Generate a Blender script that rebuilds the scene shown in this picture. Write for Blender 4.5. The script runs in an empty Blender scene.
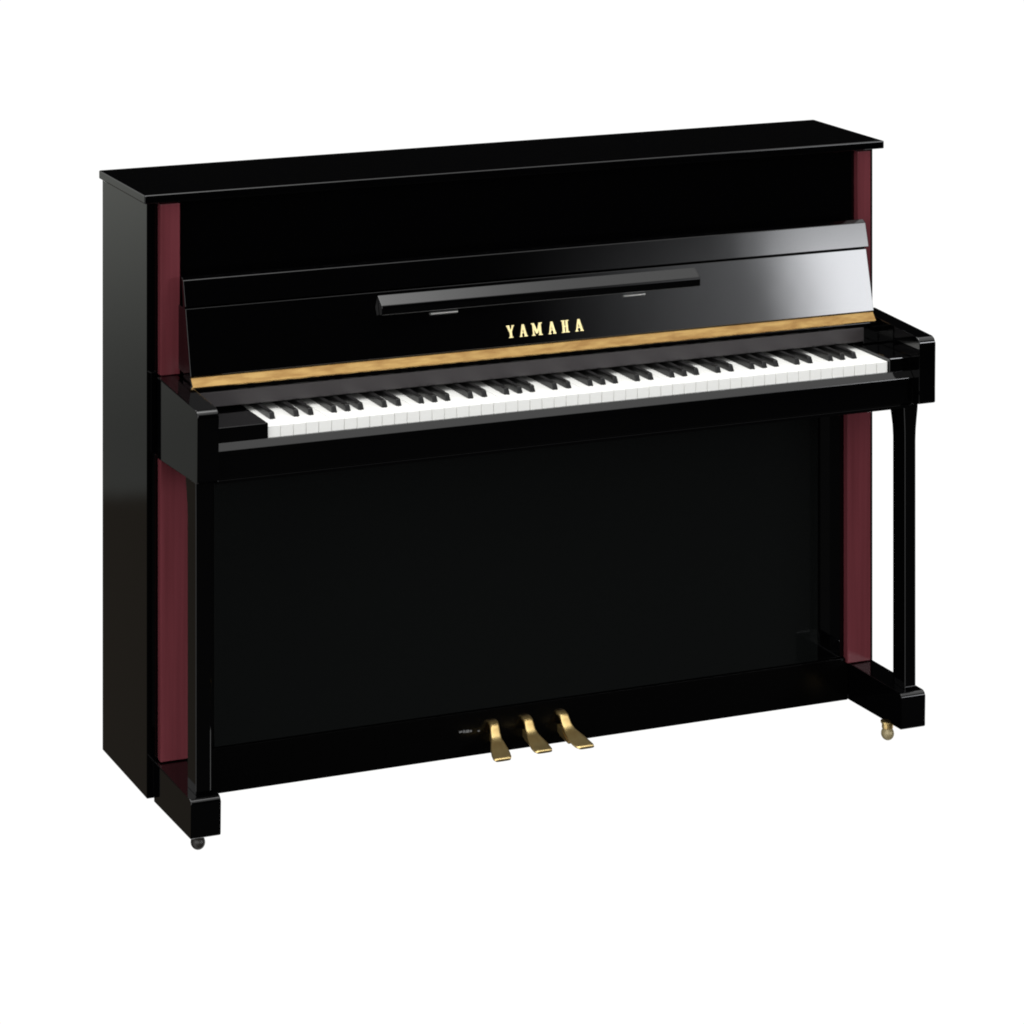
import bpy, bmesh, math
from mathutils import Vector, Matrix

S = bpy.context.scene
C = S.collection

# ------------------------------------------------------------------ camera
cam = bpy.data.cameras.new('camera')
cam.sensor_fit = 'HORIZONTAL'
cam.sensor_width = 36.0
cam.lens = 3197.6848 / 1024 * 36.0
cam.shift_x = 174.1325 / 1024
cam.shift_y = -924.5679 / 1024
cam.clip_start = 0.05
cam.clip_end = 200
camo = bpy.data.objects.new('camera', cam)
C.objects.link(camo)
camo.location = (-1.7905, -5.349, 2.1956)
camo.rotation_euler = (math.pi / 2, 0, -0.3821)
S.camera = camo
S.render.resolution_x = 1024
S.render.resolution_y = 1024

# ------------------------------------------------------------------ world: studio glow painted by direction, white behind, lobes added for highlights
W = bpy.data.worlds.new('World')
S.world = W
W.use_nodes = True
nt = W.node_tree
nt.nodes.clear()
N = nt.nodes


def lk(a, b):
    nt.links.new(a, b)


def M(op, a, b=None):
    n = N.new('ShaderNodeMath')
    n.operation = op
    for i, v in enumerate((a, b)):
        if v is None:
            continue
        if isinstance(v, (int, float)):
            n.inputs[i].default_value = v
        else:
            lk(v, n.inputs[i])
    return n.outputs[0]


def ss(x, lo, hi, a=0.0, b=1.0):
    n = N.new('ShaderNodeMapRange')
    n.interpolation_type = 'SMOOTHSTEP'
    lk(x, n.inputs[0])
    for i, v in enumerate((lo, hi, a, b)):
        n.inputs[i + 1].default_value = v
    return n.outputs[0]


def mul(*v):
    o = v[0]
    for w in v[1:]:
        o = M('MULTIPLY', o, w)
    return o


def add(*v):
    o = v[0]
    for w in v[1:]:
        o = M('ADD', o, w)
    return o


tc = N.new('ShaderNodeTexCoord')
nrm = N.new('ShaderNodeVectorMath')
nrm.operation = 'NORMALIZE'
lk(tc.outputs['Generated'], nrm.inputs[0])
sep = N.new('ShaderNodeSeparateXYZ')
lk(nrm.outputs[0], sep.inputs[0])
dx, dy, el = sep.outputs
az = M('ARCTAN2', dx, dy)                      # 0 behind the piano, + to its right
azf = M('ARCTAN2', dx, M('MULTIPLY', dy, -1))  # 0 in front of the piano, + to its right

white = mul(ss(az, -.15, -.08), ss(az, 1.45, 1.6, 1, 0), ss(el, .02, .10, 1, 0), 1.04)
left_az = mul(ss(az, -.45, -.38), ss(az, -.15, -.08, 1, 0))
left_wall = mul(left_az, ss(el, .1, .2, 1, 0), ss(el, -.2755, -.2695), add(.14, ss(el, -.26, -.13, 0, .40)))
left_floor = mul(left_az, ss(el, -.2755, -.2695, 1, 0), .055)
left_high = mul(left_az, ss(el, .2, .3), ss(el, .5, .6, 1, 0), .7)  # added patch for a highlight along the lid's left edge
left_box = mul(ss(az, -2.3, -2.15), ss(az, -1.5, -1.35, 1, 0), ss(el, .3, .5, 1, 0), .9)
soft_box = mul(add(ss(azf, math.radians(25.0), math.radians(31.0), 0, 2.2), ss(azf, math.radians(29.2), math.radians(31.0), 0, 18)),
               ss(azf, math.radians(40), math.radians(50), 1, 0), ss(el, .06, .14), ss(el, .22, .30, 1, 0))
overhead = add(mul(ss(el, .42, .75), 1.5), mul(ss(el, .90, .96), 5.2))  # zenith term is added to brighten the key tops
front_fill = mul(ss(azf, math.radians(-75), math.radians(-60)), ss(azf, math.radians(-8), math.radians(8), 1, 0),
                ss(el, -.05, .05), ss(el, .45, .6, 1, 0), 2.5)  # added fill from front-left that brightens the key fronts
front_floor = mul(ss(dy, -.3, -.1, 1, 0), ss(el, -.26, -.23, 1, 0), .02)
total = add(white, left_box, left_high, front_fill, overhead, front_floor, .004)
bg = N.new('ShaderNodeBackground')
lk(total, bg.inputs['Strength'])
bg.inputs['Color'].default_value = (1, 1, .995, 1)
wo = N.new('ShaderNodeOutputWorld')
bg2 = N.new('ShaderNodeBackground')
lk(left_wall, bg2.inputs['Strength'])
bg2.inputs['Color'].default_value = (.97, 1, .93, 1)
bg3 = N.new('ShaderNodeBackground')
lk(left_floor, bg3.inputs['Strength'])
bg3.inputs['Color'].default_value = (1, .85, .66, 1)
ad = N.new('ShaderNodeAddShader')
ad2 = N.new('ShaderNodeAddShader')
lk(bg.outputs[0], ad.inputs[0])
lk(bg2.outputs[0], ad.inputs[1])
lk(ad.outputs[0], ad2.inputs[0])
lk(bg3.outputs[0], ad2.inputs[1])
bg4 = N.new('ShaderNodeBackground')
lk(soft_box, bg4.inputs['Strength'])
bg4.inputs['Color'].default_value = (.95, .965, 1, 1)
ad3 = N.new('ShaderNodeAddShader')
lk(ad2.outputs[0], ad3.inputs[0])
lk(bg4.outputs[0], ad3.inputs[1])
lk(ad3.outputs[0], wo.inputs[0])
S.cycles.filter_width = 1.9

S.view_settings.view_transform = 'Standard'
S.view_settings.look = 'None'
S.view_settings.exposure = 0
S.view_settings.gamma = 1


# ------------------------------------------------------------------ materials
def mat(name, col, rough=.3, metal=0., ior=1.5, coat=0., var=None, bump=None):
    m = bpy.data.materials.new(name)
    m.use_nodes = True
    t = m.node_tree
    p = t.nodes['Principled BSDF']
    p.inputs['Base Color'].default_value = (*col, 1)
    p.inputs['Roughness'].default_value = rough
    p.inputs['Metallic'].default_value = metal
    p.inputs['IOR'].default_value = ior
    if coat:
        p.inputs['Coat Weight'].default_value = coat
        p.inputs['Coat Roughness'].default_value = .03
    tcn = t.nodes.new('ShaderNodeTexCoord')
    if var:
        col2, scale, detail = var
        mp = t.nodes.new('ShaderNodeMapping')
        mp.inputs['Scale'].default_value = scale
        ns = t.nodes.new('ShaderNodeTexNoise')
        ns.inputs['Scale'].default_value = 1
        ns.inputs['Detail'].default_value = detail
        rp = t.nodes.new('ShaderNodeValToRGB')
        rp.color_ramp.elements[0].position = .35
        rp.color_ramp.elements[1].position = .65
        rp.color_ramp.elements[0].color = (*col, 1)
        rp.color_ramp.elements[1].color = (*col2, 1)
        t.links.new(tcn.outputs['Object'], mp.inputs[0])
        t.links.new(mp.outputs[0], ns.inputs['Vector'])
        t.links.new(ns.outputs[0], rp.inputs[0])
        t.links.new(rp.outputs[0], p.inputs['Base Color'])
    if bump:
        scale, strength = bump
        nb = t.nodes.new('ShaderNodeTexNoise')
        nb.inputs['Scale'].default_value = scale
        bp = t.nodes.new('ShaderNodeBump')
        bp.inputs['Strength'].default_value = strength
        bp.inputs['Distance'].default_value = .001
        t.links.new(tcn.outputs['Object'], nb.inputs['Vector'])
        t.links.new(nb.outputs[0], bp.inputs['Height'])
        t.links.new(bp.outputs[0], p.inputs['Normal'])
    return m


LACQ = mat('polished_ebony_lacquer', (.0006, .0006, .0007), .045, bump=(6, .06))
PANEL = mat('lower_panel_lacquer', (.0038, .0043, .0042), .06, bump=(6, .06))
RAIL = mat('satin_black_lacquer', (.0006, .0006, .0006), .22, ior=1.28)
SATIN = mat('satin_dark_board', (.030, .026, .027), .42)
MAHO = mat('burgundy_mahogany_lacquer', (.100, .0205, .026), .22, var=((.128, .0275, .035), (90, 90, 2.5), 6))
IVORY = mat('white_key_resin', (.88, .88, .85), .22)
EBKEY = mat('black_key_resin', (.004, .004, .004), .28)
BRASS = mat('brass', (.95, .73, .33), .36, 1.0, var=((.88, .62, .25), (40, 40, 40), 3))
HINGE = mat('brass_hinge', (.42, .27, .10), .26, 1.0, var=((.29, .165, .058), (22, 90, 90), 6))
GOLD = mat('gold_leaf_lettering', (.78, .66, .32), .35, .35)
STEEL = mat('dull_steel', (.60, .60, .58), .35, 1.0)
FELT = mat('black_felt', (.004, .004, .004), .9)
CREAM = mat('aged_brass_wheel', (.34, .28, .15), .42, .25)
RUBR = mat('dark_wheel', (.02, .018, .015), .4)
MARKS = mat('pale_grey_marks', (.13, .13, .13), .5)

# ------------------------------------------------------------------ helpers
root = bpy.data.objects.new('upright_piano', None)
C.objects.link(root)
root.location = (0.74, 0.1, 0.02)
root['label'] = 'glossy black upright piano with burgundy corner strips, brass pedals and open keyboard'
root['category'] = 'piano'
O = Vector(root.location)


def obj(name, bm, m, parent=None):
    """links bm (world coordinates) as one mesh object under parent"""
    parent = parent or root
    me = bpy.data.meshes.new(name)
    vs = [v.co for v in bm.verts]
    c = sum(vs, Vector()) / len(vs)
    bmesh.ops.recalc_face_normals(bm, faces=bm.faces)
    bmesh.ops.translate(bm, verts=bm.verts, vec=-c)
    bm.to_mesh(me)
    bm.free()
    me.materials.append(m)
    o = bpy.data.objects.new(name, me)
    C.objects.link(o)
    o.parent = parent
    o.location = c - wpos(parent)
    o['w'] = tuple(c)
    return o


def wpos(o):
    return O.copy() if o is root else Vector(o['w'])


def add_box(bm, x0, x1, y0, y1, z0, z1, bev=0., seg=2):
    r = bmesh.ops.create_cube(bm, size=1)
    vs = r['verts']
    for v in vs:
        v.co = Vector(((x0 + x1) / 2 + v.co.x * (x1 - x0), (y0 + y1) / 2 + v.co.y * (y1 - y0), (z0 + z1) / 2 + v.co.z * (z1 - z0)))
    if bev:
        es = list({e for v in vs for e in v.link_edges})
        bmesh.ops.bevel(bm, geom=es, offset=bev, segments=seg, profile=.5, affect='EDGES')
    return bm


def box(*a, **k):
    return add_box(bmesh.new(), *a, **k)


def add_prism(bm, prof, x0, x1, bev=0., seg=2):
    """prof: list of (y, z), extruded along x"""
    a = [bm.verts.new((x0, y, z)) for y, z in prof]
    b = [bm.verts.new((x1, y, z)) for y, z in prof]
    n = len(prof)
    fs = [bm.faces.new(a), bm.faces.new(b[::-1])]
    for i in range(n):
        fs.append(bm.faces.new((a[i], b[i], b[(i + 1) % n], a[(i + 1) % n])))
    if bev:
        es = list({e for f in fs for e in f.edges})
        bmesh.ops.bevel(bm, geom=es, offset=bev, segments=seg, profile=.5, affect='EDGES')
    return bm


def prism(*a, **k):
    return add_prism(bmesh.new(), *a, **k)


def loft(sections):
    """sections: lists of points (same count), capped"""
    bm = bmesh.new()
    rings = [[bm.verts.new(p) for p in s] for s in sections]
    n = len(rings[0])
    for a, b in zip(rings, rings[1:]):
        for i in range(n):
            bm.faces.new((a[i], a[(i + 1) % n], b[(i + 1) % n], b[i]))
    bm.faces.new(rings[0])
    bm.faces.new(rings[-1][::-1])
    return bm


# ------------------------------------------------------------------ case
XL, XR = 0.0, 1.479        # outer faces of the case sides
YF, YB = 0.010, 0.268      # front edge and back of the case
ZB, ZT = 0.0585, 1.1115    # bottom and top of the case
ZR = 1.1271
obj('side_panel', box(XL, XL + .018, YF, YB, ZB, ZT, bev=.0012), LACQ)
obj('side_panel', box(XR - .018, XR, YF, YB, ZB, ZT, bev=.0012), LACQ)
obj('back_panel', box(XL + .0185, XR - .0185, YB - .03, YB - .004, ZB + .002, ZT - .001, bev=.001), LACQ)
obj('bottom_board', box(XL + .0185, XR - .0185, .02, YB - .031, ZB - .003, ZB + .02, bev=.001), LACQ)
lid = obj('lid', box(-.0112, 1.4915, -.0118, .2545, ZT + .0003, ZR, bev=.0022, seg=3), LACQ)
obj('upper_panel', box(.0570, 1.4350, .0065, .0097, .815, ZT - .0005, bev=.001), LACQ)
lp = bmesh.new()
add_box(lp, .125, 1.355, .0065, .028, .134, .690, bev=.0006)
obj('lower_panel', lp, PANEL)
for x0, x1 in ((.0725, .1242), (1.3558, 1.4130)):
    obj('lower_stile', box(x0, x1, .0085, .028, .134, .690, bev=.001), LACQ)
obj('bottom_rail', box(.0690, 1.4180, .002, .019, .0525, .1328, bev=.0004), RAIL)

for x0, x1 in ((.0186, .0720), (1.4136, 1.4604)):
    obj('corner_post', box(x0, x1, .0100, .027, ZB + .001, ZT - .001), LACQ)

# burgundy corner strips
for x0, x1, z0, z1 in ((.0200, .0565, .8065, 1.1085), (1.4362, 1.4650, .8065, 1.1085),
                       (.0200, .0720, .1255, .662), (1.4136, 1.4650, .1250, .662)):
    obj('corner_strip', box(x0, x1, -.0060, .0096, z0, z1, bev=.0015, seg=2), MAHO)

# ------------------------------------------------------------------ keyboard support
AL0, AL1 = .0135, .0523       # left arm
AR0, AR1 = 1.4392, 1.4745     # right arm
ARY, ARB, ART = -.2200, .6715, .7948


def arm(x0, x1):
    # rounded nose, then small arrises all round
    pts = []
    r = .011
    pts.append((-.0065, .6620))
    for k in range(5):
        a = math.radians(270 - k * 22.5)
        pts.append((ARY + .004 + .004 * math.cos(a), ARB + .004 + .004 * math.sin(a)))
    for k in range(7):
        a = math.radians(180 - k * 15)
        pts.append((ARY + r + r * math.cos(a), ART - r + r * math.sin(a)))
    pts.append((-.0065, .8058))
    return prism(pts, x0, x1, bev=.0018, seg=2)


obj('arm', arm(AL0, AL1), LACQ)
obj('arm', arm(AR0, AR1), LACQ)
obj('keybed', box(AL1 + .0005, AR0 - .0005, -.1985, -.0015, .6690, .7100, bev=.0012), LACQ)
obj('keybed_glint_lip', box(AL1 + .0008, AR0 - .0008, -.2025, -.185, .6625, .6685, bev=.0012), LACQ)  # lip added so its upper edge catches the overhead glow
slip = prism([(-.1858, .700), (-.1858, .7290), (-.1905, .7290), (-.2010, .7180), (-.2010, .7105), (-.1990, .7105), (-.1990, .700)],
             AL1 + .0006, AR0 - .0006, bev=.0004, seg=2)
obj('key_slip', slip, LACQ)

# ------------------------------------------------------------------ keys
KX0, KX1 = .1542, 1.3929
KY, KBACK = -.1848, -.030
KZ = .7485
kw = (KX1 - KX0) / 52
bm = box(KX0 + .0004, KX0 + kw - .0004, KY, KBACK, KZ - .0215, KZ, bev=.0008)
proto = obj('white_key', bm, IVORY)
for i in range(1, 52):
    k = proto.copy()
    C.objects.link(k)
    k.parent = root
    k.location = proto.location + Vector((i * kw, .00025 * math.sin(i * 5.1), .00018 * math.sin(i * 2.7)))

# black key: tapered body with sloped front, narrower top
KB = []
hw0, hw1 = .0056, .0044
f0, f1 = -.1470, -.1390
zb, zt = KZ - .006, KZ + .0115
secs = []
bm = bmesh.new()
q = [bm.verts.new(p) for p in ((-hw0, f0, zb), (hw0, f0, zb), (hw0, KBACK, zb), (-hw0, KBACK, zb),
                               (-hw1, f1, zt), (hw1, f1, zt), (hw1, KBACK, zt), (-hw1, KBACK, zt))]
for f in ((0, 1, 2, 3), (4, 5, 6, 7), (0, 1, 5, 4), (1, 2, 6, 5), (2, 3, 7, 6), (3, 0, 4, 7)):
    bm.faces.new([q[i] for i in f])
bmesh.ops.bevel(bm, geom=list(bm.edges), offset=.0012, segments=2, profile=.5, affect='EDGES')
bp = obj('black_key', bm, EBKEY)
base = Vector(bp.location)
first = True
names = 'ABCDEFG'
off = {'A': .0010, 'C': -.0016, 'D': .0016, 'F': -.0020, 'G': 0.}
for i in range(51):
    n = names[i % 7]
    if n in ('B', 'E'):
        continue
    o = bp if first else bp.copy()
    if not first:
        C.objects.link(o)
        o.parent = root
    first = False
    o.location = base + Vector((KX0 + (i + 1) * kw + off[n], 0, 0))

obj('key_block', box(AL1 + .0008, KX0 - .0008, -.1900, -.056, .7115, .7555, bev=.0016, seg=3), LACQ)
obj('key_block', box(KX1 + .0008, AR0 - .0008, -.1900, -.056, .7115, .7550, bev=.0016, seg=3), LACQ)
obj('nameboard_end', box(1.4063, 1.4385, -.0760, -.020, .7565, .7880, bev=.0006), LACQ)
obj('nameboard', box(AL1 + .001, 1.4060, -.0780, -.020, .7615, .7880, bev=.0008), SATIN)
obj('felt_strip', box(KX0, KX1, -.0760, -.024, .7602, .7612), FELT)

# ------------------------------------------------------------------ fallboard (sloping front above the keys)
TV = Vector((0, .2378, .9713))      # up the slope
NV = Vector((0, -.9713, .2378))     # out of the slope
P0 = Vector((0, -.0326, .9793))


def fp(x, z, off=0.):
    t = (z - P0.z) / TV.z
    p = P0 + TV * t + NV * off
    p.x = x
    return p


def fyz(z, off=0.):
    p = fp(0, z, off)
    return (p.y, p.z)


FX0, FX1 = .0535, 1.4325
fb = obj('fallboard', prism([fyz(.9295, -.0022), fyz(.8165, -.0022), fyz(.8165, -.016), (-.0005, .8165), (-.0005, .9295)],
                            FX0, FX1, bev=.0008), LACQ)
flap = obj('fallboard_flap', prism([(-.0240, .9822), fyz(.9770, .0), fyz(.9330, .0012), fyz(.9310, -.012)],
                                   .0525, 1.4365, bev=.0007), LACQ, fb)
hb = obj('hinge', prism([(-.0665, .8158), (-.0800, .7990), (-.0790, .7970), (-.0635, .8150)], .0545, 1.4320, bev=.0006), HINGE, fb)
obj('hinge_backing', prism([(-.0640, .8135), (-.0775, .7960), (-.0775, .7890), (-.0300, .7890), (-.0300, .8145)], .0540, 1.4325, bev=.0006), LACQ, fb)

# folding music ledge with its two steel catches
ly, lz = fyz(.9240, -.0018)
ly2, lz2 = fyz(.8870, -.0018)
led = obj('music_ledge', prism([(ly, lz), (-.0640, .9085), (-.0650, .9040), (-.0645, .8915), (ly2, lz2 + .0030)], .4180, 1.0620, bev=.0009, seg=2), LACQ, fb)
for x0, x1 in ((.5170, .5700), (.9060, .9510)):
    b = bmesh.new()
    q = [fyz(.8860, -.0025), fyz(.8865, .0020), fyz(.8836, .0030), fyz(.8815, -.0025)]
    obj('catch', prism(q, x0, x1, bev=.0004), STEEL, led)

# raised gilt lettering
ST = .0046   # heavy stroke
TN = .0031


def strokes(ch, w, h):
    sf = .0016
    def bar(x0, y0, x1, y1, t):
        d = Vector((x1 - x0, y1 - y0)).normalized()
        p = Vector((-d.y, d.x)) * t / 2
        return [(x0 + p.x, y0 + p.y), (x1 + p.x, y1 + p.y), (x1 - p.x, y1 - p.y), (x0 - p.x, y0 - p.y)]
    def rect(x0, x1, y0, y1):
        return [(x0, y0), (x1, y0), (x1, y1), (x0, y1)]
    if ch == 'Y':
        return [bar(w * .16, h - .0006, w * .5, h * .42, ST), bar(w * .84, h - .0006, w * .5, h * .42, TN),
                rect(w * .5 - ST / 2, w * .5 + ST / 2, 0, h * .46), rect(w * .22, w * .78, 0, sf),
                rect(-.0004, w * .38, h - sf, h), rect(w * .66, w + .0004, h - sf, h)]
    if ch == 'A':
        return [bar(w * .16, .0006, w * .48, h - .0005, TN), bar(w * .84, .0006, w * .50, h - .0005, ST),
                rect(w * .26, w * .72, h * .28, h * .28 + .0018), rect(-.0004, w * .36, 0, sf), rect(w * .60, w + .0006, 0, sf)]
    if ch == 'M':
        return [rect(w * .08, w * .08 + TN, 0, h), rect(w * .92 - ST, w * .92, 0, h),
                bar(w * .14, h - .0005, w * .50, h * .18, ST), bar(w * .80, h - .0005, w * .50, h * .18, TN),
                rect(-.0006, w * .30, 0, sf), rect(w * .62, w + .0006, 0, sf), rect(-.0006, w * .26, h - sf, h), rect(w * .76, w + .0006, h - sf, h)]
    if ch == 'H':
        return [rect(w * .12, w * .12 + ST, 0, h), rect(w * .88 - ST, w * .88, 0, h), rect(w * .2, w * .8, h * .46, h * .46 + .0020),
                rect(-.0004, w * .46, 0, sf), rect(w * .54, w + .0004, 0, sf), rect(-.0004, w * .46, h - sf, h), rect(w * .54, w + .0004, h - sf, h)]


def letter(ch, x0, w):
    h = .0215 / TV.z
    base = fp(x0, .8305, -.0022)
    bm = bmesh.new()
    for k, poly in enumerate(strokes(ch, w, h)):
        lo = [bm.verts.new(base + Vector((1, 0, 0)) * a + TV * b) for a, b in poly]
        up = [bm.verts.new(base + Vector((1, 0, 0)) * a + TV * b + NV * (.0008 + .00005 * k)) for a, b in poly]
        n = len(lo)
        bm.faces.new(lo)
        bm.faces.new(up[::-1])
        for i in range(n):
            bm.faces.new((lo[i], lo[(i + 1) % n], up[(i + 1) % n], up[i]))
    return obj('letter', bm, GOLD, fb)


for ch, x0, w in (('Y', .6645, .0150), ('A', .6895, .0150), ('M', .7145, .0205), ('A', .7475, .0150), ('H', .7745, .0150), ('A', .8020, .0160)):
    letter(ch, x0, w)

# ------------------------------------------------------------------ legs
TY, TZ = -.1890, .1236


def leg(x0, x1, inner):
    yf, yb = -.1690, -.1260
    prof = [(TZ + .0006, 0.), (.590, 0.), (.612, .0008), (.634, .0028), (.650, .0045), (.6625 if False else .6600, .0050)]
    secs = []
    c = .0009
    for z, g in prof:
        a, b = x0 - g * .4, x1 + g * .4
        if inner > 0:
            b = x1 + g
        else:
            a = x0 - g
        f, k = yf - g, yb + g
        secs.append([(a + c, f, z), (b - c, f, z), (b, f + c, z), (b, k - c, z), (b - c, k, z), (a + c, k, z), (a, k - c, z), (a, f + c, z)])
    return loft(secs)


obj('leg', leg(.0285, .0558, 1), LACQ)
obj('leg', leg(1.4400, 1.4635, -1), LACQ)

# ------------------------------------------------------------------ toe blocks with castors


def toe(x0, x1):
    pts = [(.0092, .0522)]
    r = .008
    pts += [(TY + .003, .0562), (TY, .0592)]
    for k in range(6):
        a = math.radians(180 - 18 * k)
        pts.append((TY + r + r * math.cos(a), TZ - r + r * math.sin(a)))
    pts += [(.0092, TZ)]
    return prism(pts, x0, x1, bev=.0014, seg=2)


def castor(x, y, par, turn):
    zg = .0195
    r = .0130
    bm = bmesh.new()
    # swivel plate + horn + fork cheeks
    bmesh.ops.create_cone(bm, cap_ends=True, segments=24, radius1=.013, radius2=.013, depth=.003, matrix=Matrix.Translation((x, y, .0542)))
    bmesh.ops.create_cone(bm, cap_ends=True, segments=20, radius1=.0108, radius2=.0108, depth=.010, matrix=Matrix.Translation((x, y, .0480)))
    R = Matrix.Translation((x, y, 0)) @ Matrix.Rotation(turn, 4, 'Z')
    # hood over the wheel
    bmesh.ops.create_cone(bm, cap_ends=True, segments=24, radius1=.0112, radius2=.0080, depth=.008, matrix=Matrix.Translation((x, y, .0395)))
    c = obj('castor', bm, BRASS, par)
    w = bmesh.new()
    bmesh.ops.create_uvsphere(w, u_segments=28, v_segments=18, radius=r)
    bmesh.ops.scale(w, verts=w.verts, vec=(.95, 1, 1))
    w.transform(R @ Matrix.Translation((0, -.001, zg + r)))
    for f in w.faces:
        f.smooth = True
    return c, w


tl = obj('toe_block', toe(.0125, .0672), LACQ)
c1, w1 = castor(.0410, -.1420, tl, .5)
obj('castor_wheel', w1, RUBR, tl)
tr = obj('toe_block', toe(1.4200, 1.4720), LACQ)
c2, w2 = castor(1.4240, -.1330, tr, -.4)
obj('castor_wheel', w2, CREAM, tr)

# ------------------------------------------------------------------ pedals
def pedal(xt, xb, zs):
    # y, z, half width, half thickness (along path normal)
    path = [(.006, .1090, .0088, .0040), (-.003, .1085, .0090, .0042), (-.009, .1060, .0090, .0042), (-.0135, .1000, .0092, .0040),
            (-.0175, .0925, .0098, .0036), (-.026, .0850, .0112, .0032), (-.036, .0802, .0145, .0030), (-.048, .0752, .0175, .0028),
            (-.060, .0712, .0188, .0028), (-.070, .0688, .0184, .0028), (-.0770, .0675, .0150, .0022)]
    secs = []
    n = len(path)
    for i, (y, z, h, t) in enumerate(path):
        a = path[max(i - 1, 0)]
        b = path[min(i + 1, n - 1)]
        d = Vector((0, b[0] - a[0], b[1] - a[1])).normalized()
        up = Vector((0, -d.z, d.y))
        if up.z < 0:
            up = -up
        u = min(1, max(0, -y / .085))
        c = Vector((xt + (xb - xt) * u, y, z + zs * u))
        ring = []
        for k in range(20):
            th = 2 * math.pi * k / 20
            cx, sx = math.cos(th), math.sin(th)
            e = .55
            ring.append(c + Vector((1, 0, 0)) * h * math.copysign(abs(cx) ** e, cx) + up * t * math.copysign(abs(sx) ** e, sx))
        secs.append(ring)
    bm = loft(secs)
    for f in bm.faces:
        if len(f.verts) == 4:
            f.smooth = True
    o = obj('pedal', bm, BRASS)
    # the lever under the sole
    b = prism([(.002, .088), (-.018, .082), (-.045, .070), (-.045, .066), (-.012, .070), (.002, .074)], xt - .006, xt + .006, bev=.001)
    obj('lever', b, BRASS, o)
    return o


pedal(.6665, .6500, 0.)
pedal(.7330, .7350, .004)
pedal(.8040, .8220, .000)
# small pale marks on the bottom rail beside the left pedal
b = bmesh.new()
for x0, x1, z0, z1 in ((.5985, .6045, .0985, .1015), (.6062, .6100, .0975, .1020), (.6115, .6185, .0970, .1015), (.6200, .6235, .0972, .1005), (.6355, .6395, .0960, .0980)):
    add_box(b, x0, x1, -.0006, .0012, z0, z1)
obj('pedal_marks', b, MARKS)

for o in C.objects:
    if 'w' in o.keys():
        del o['w']
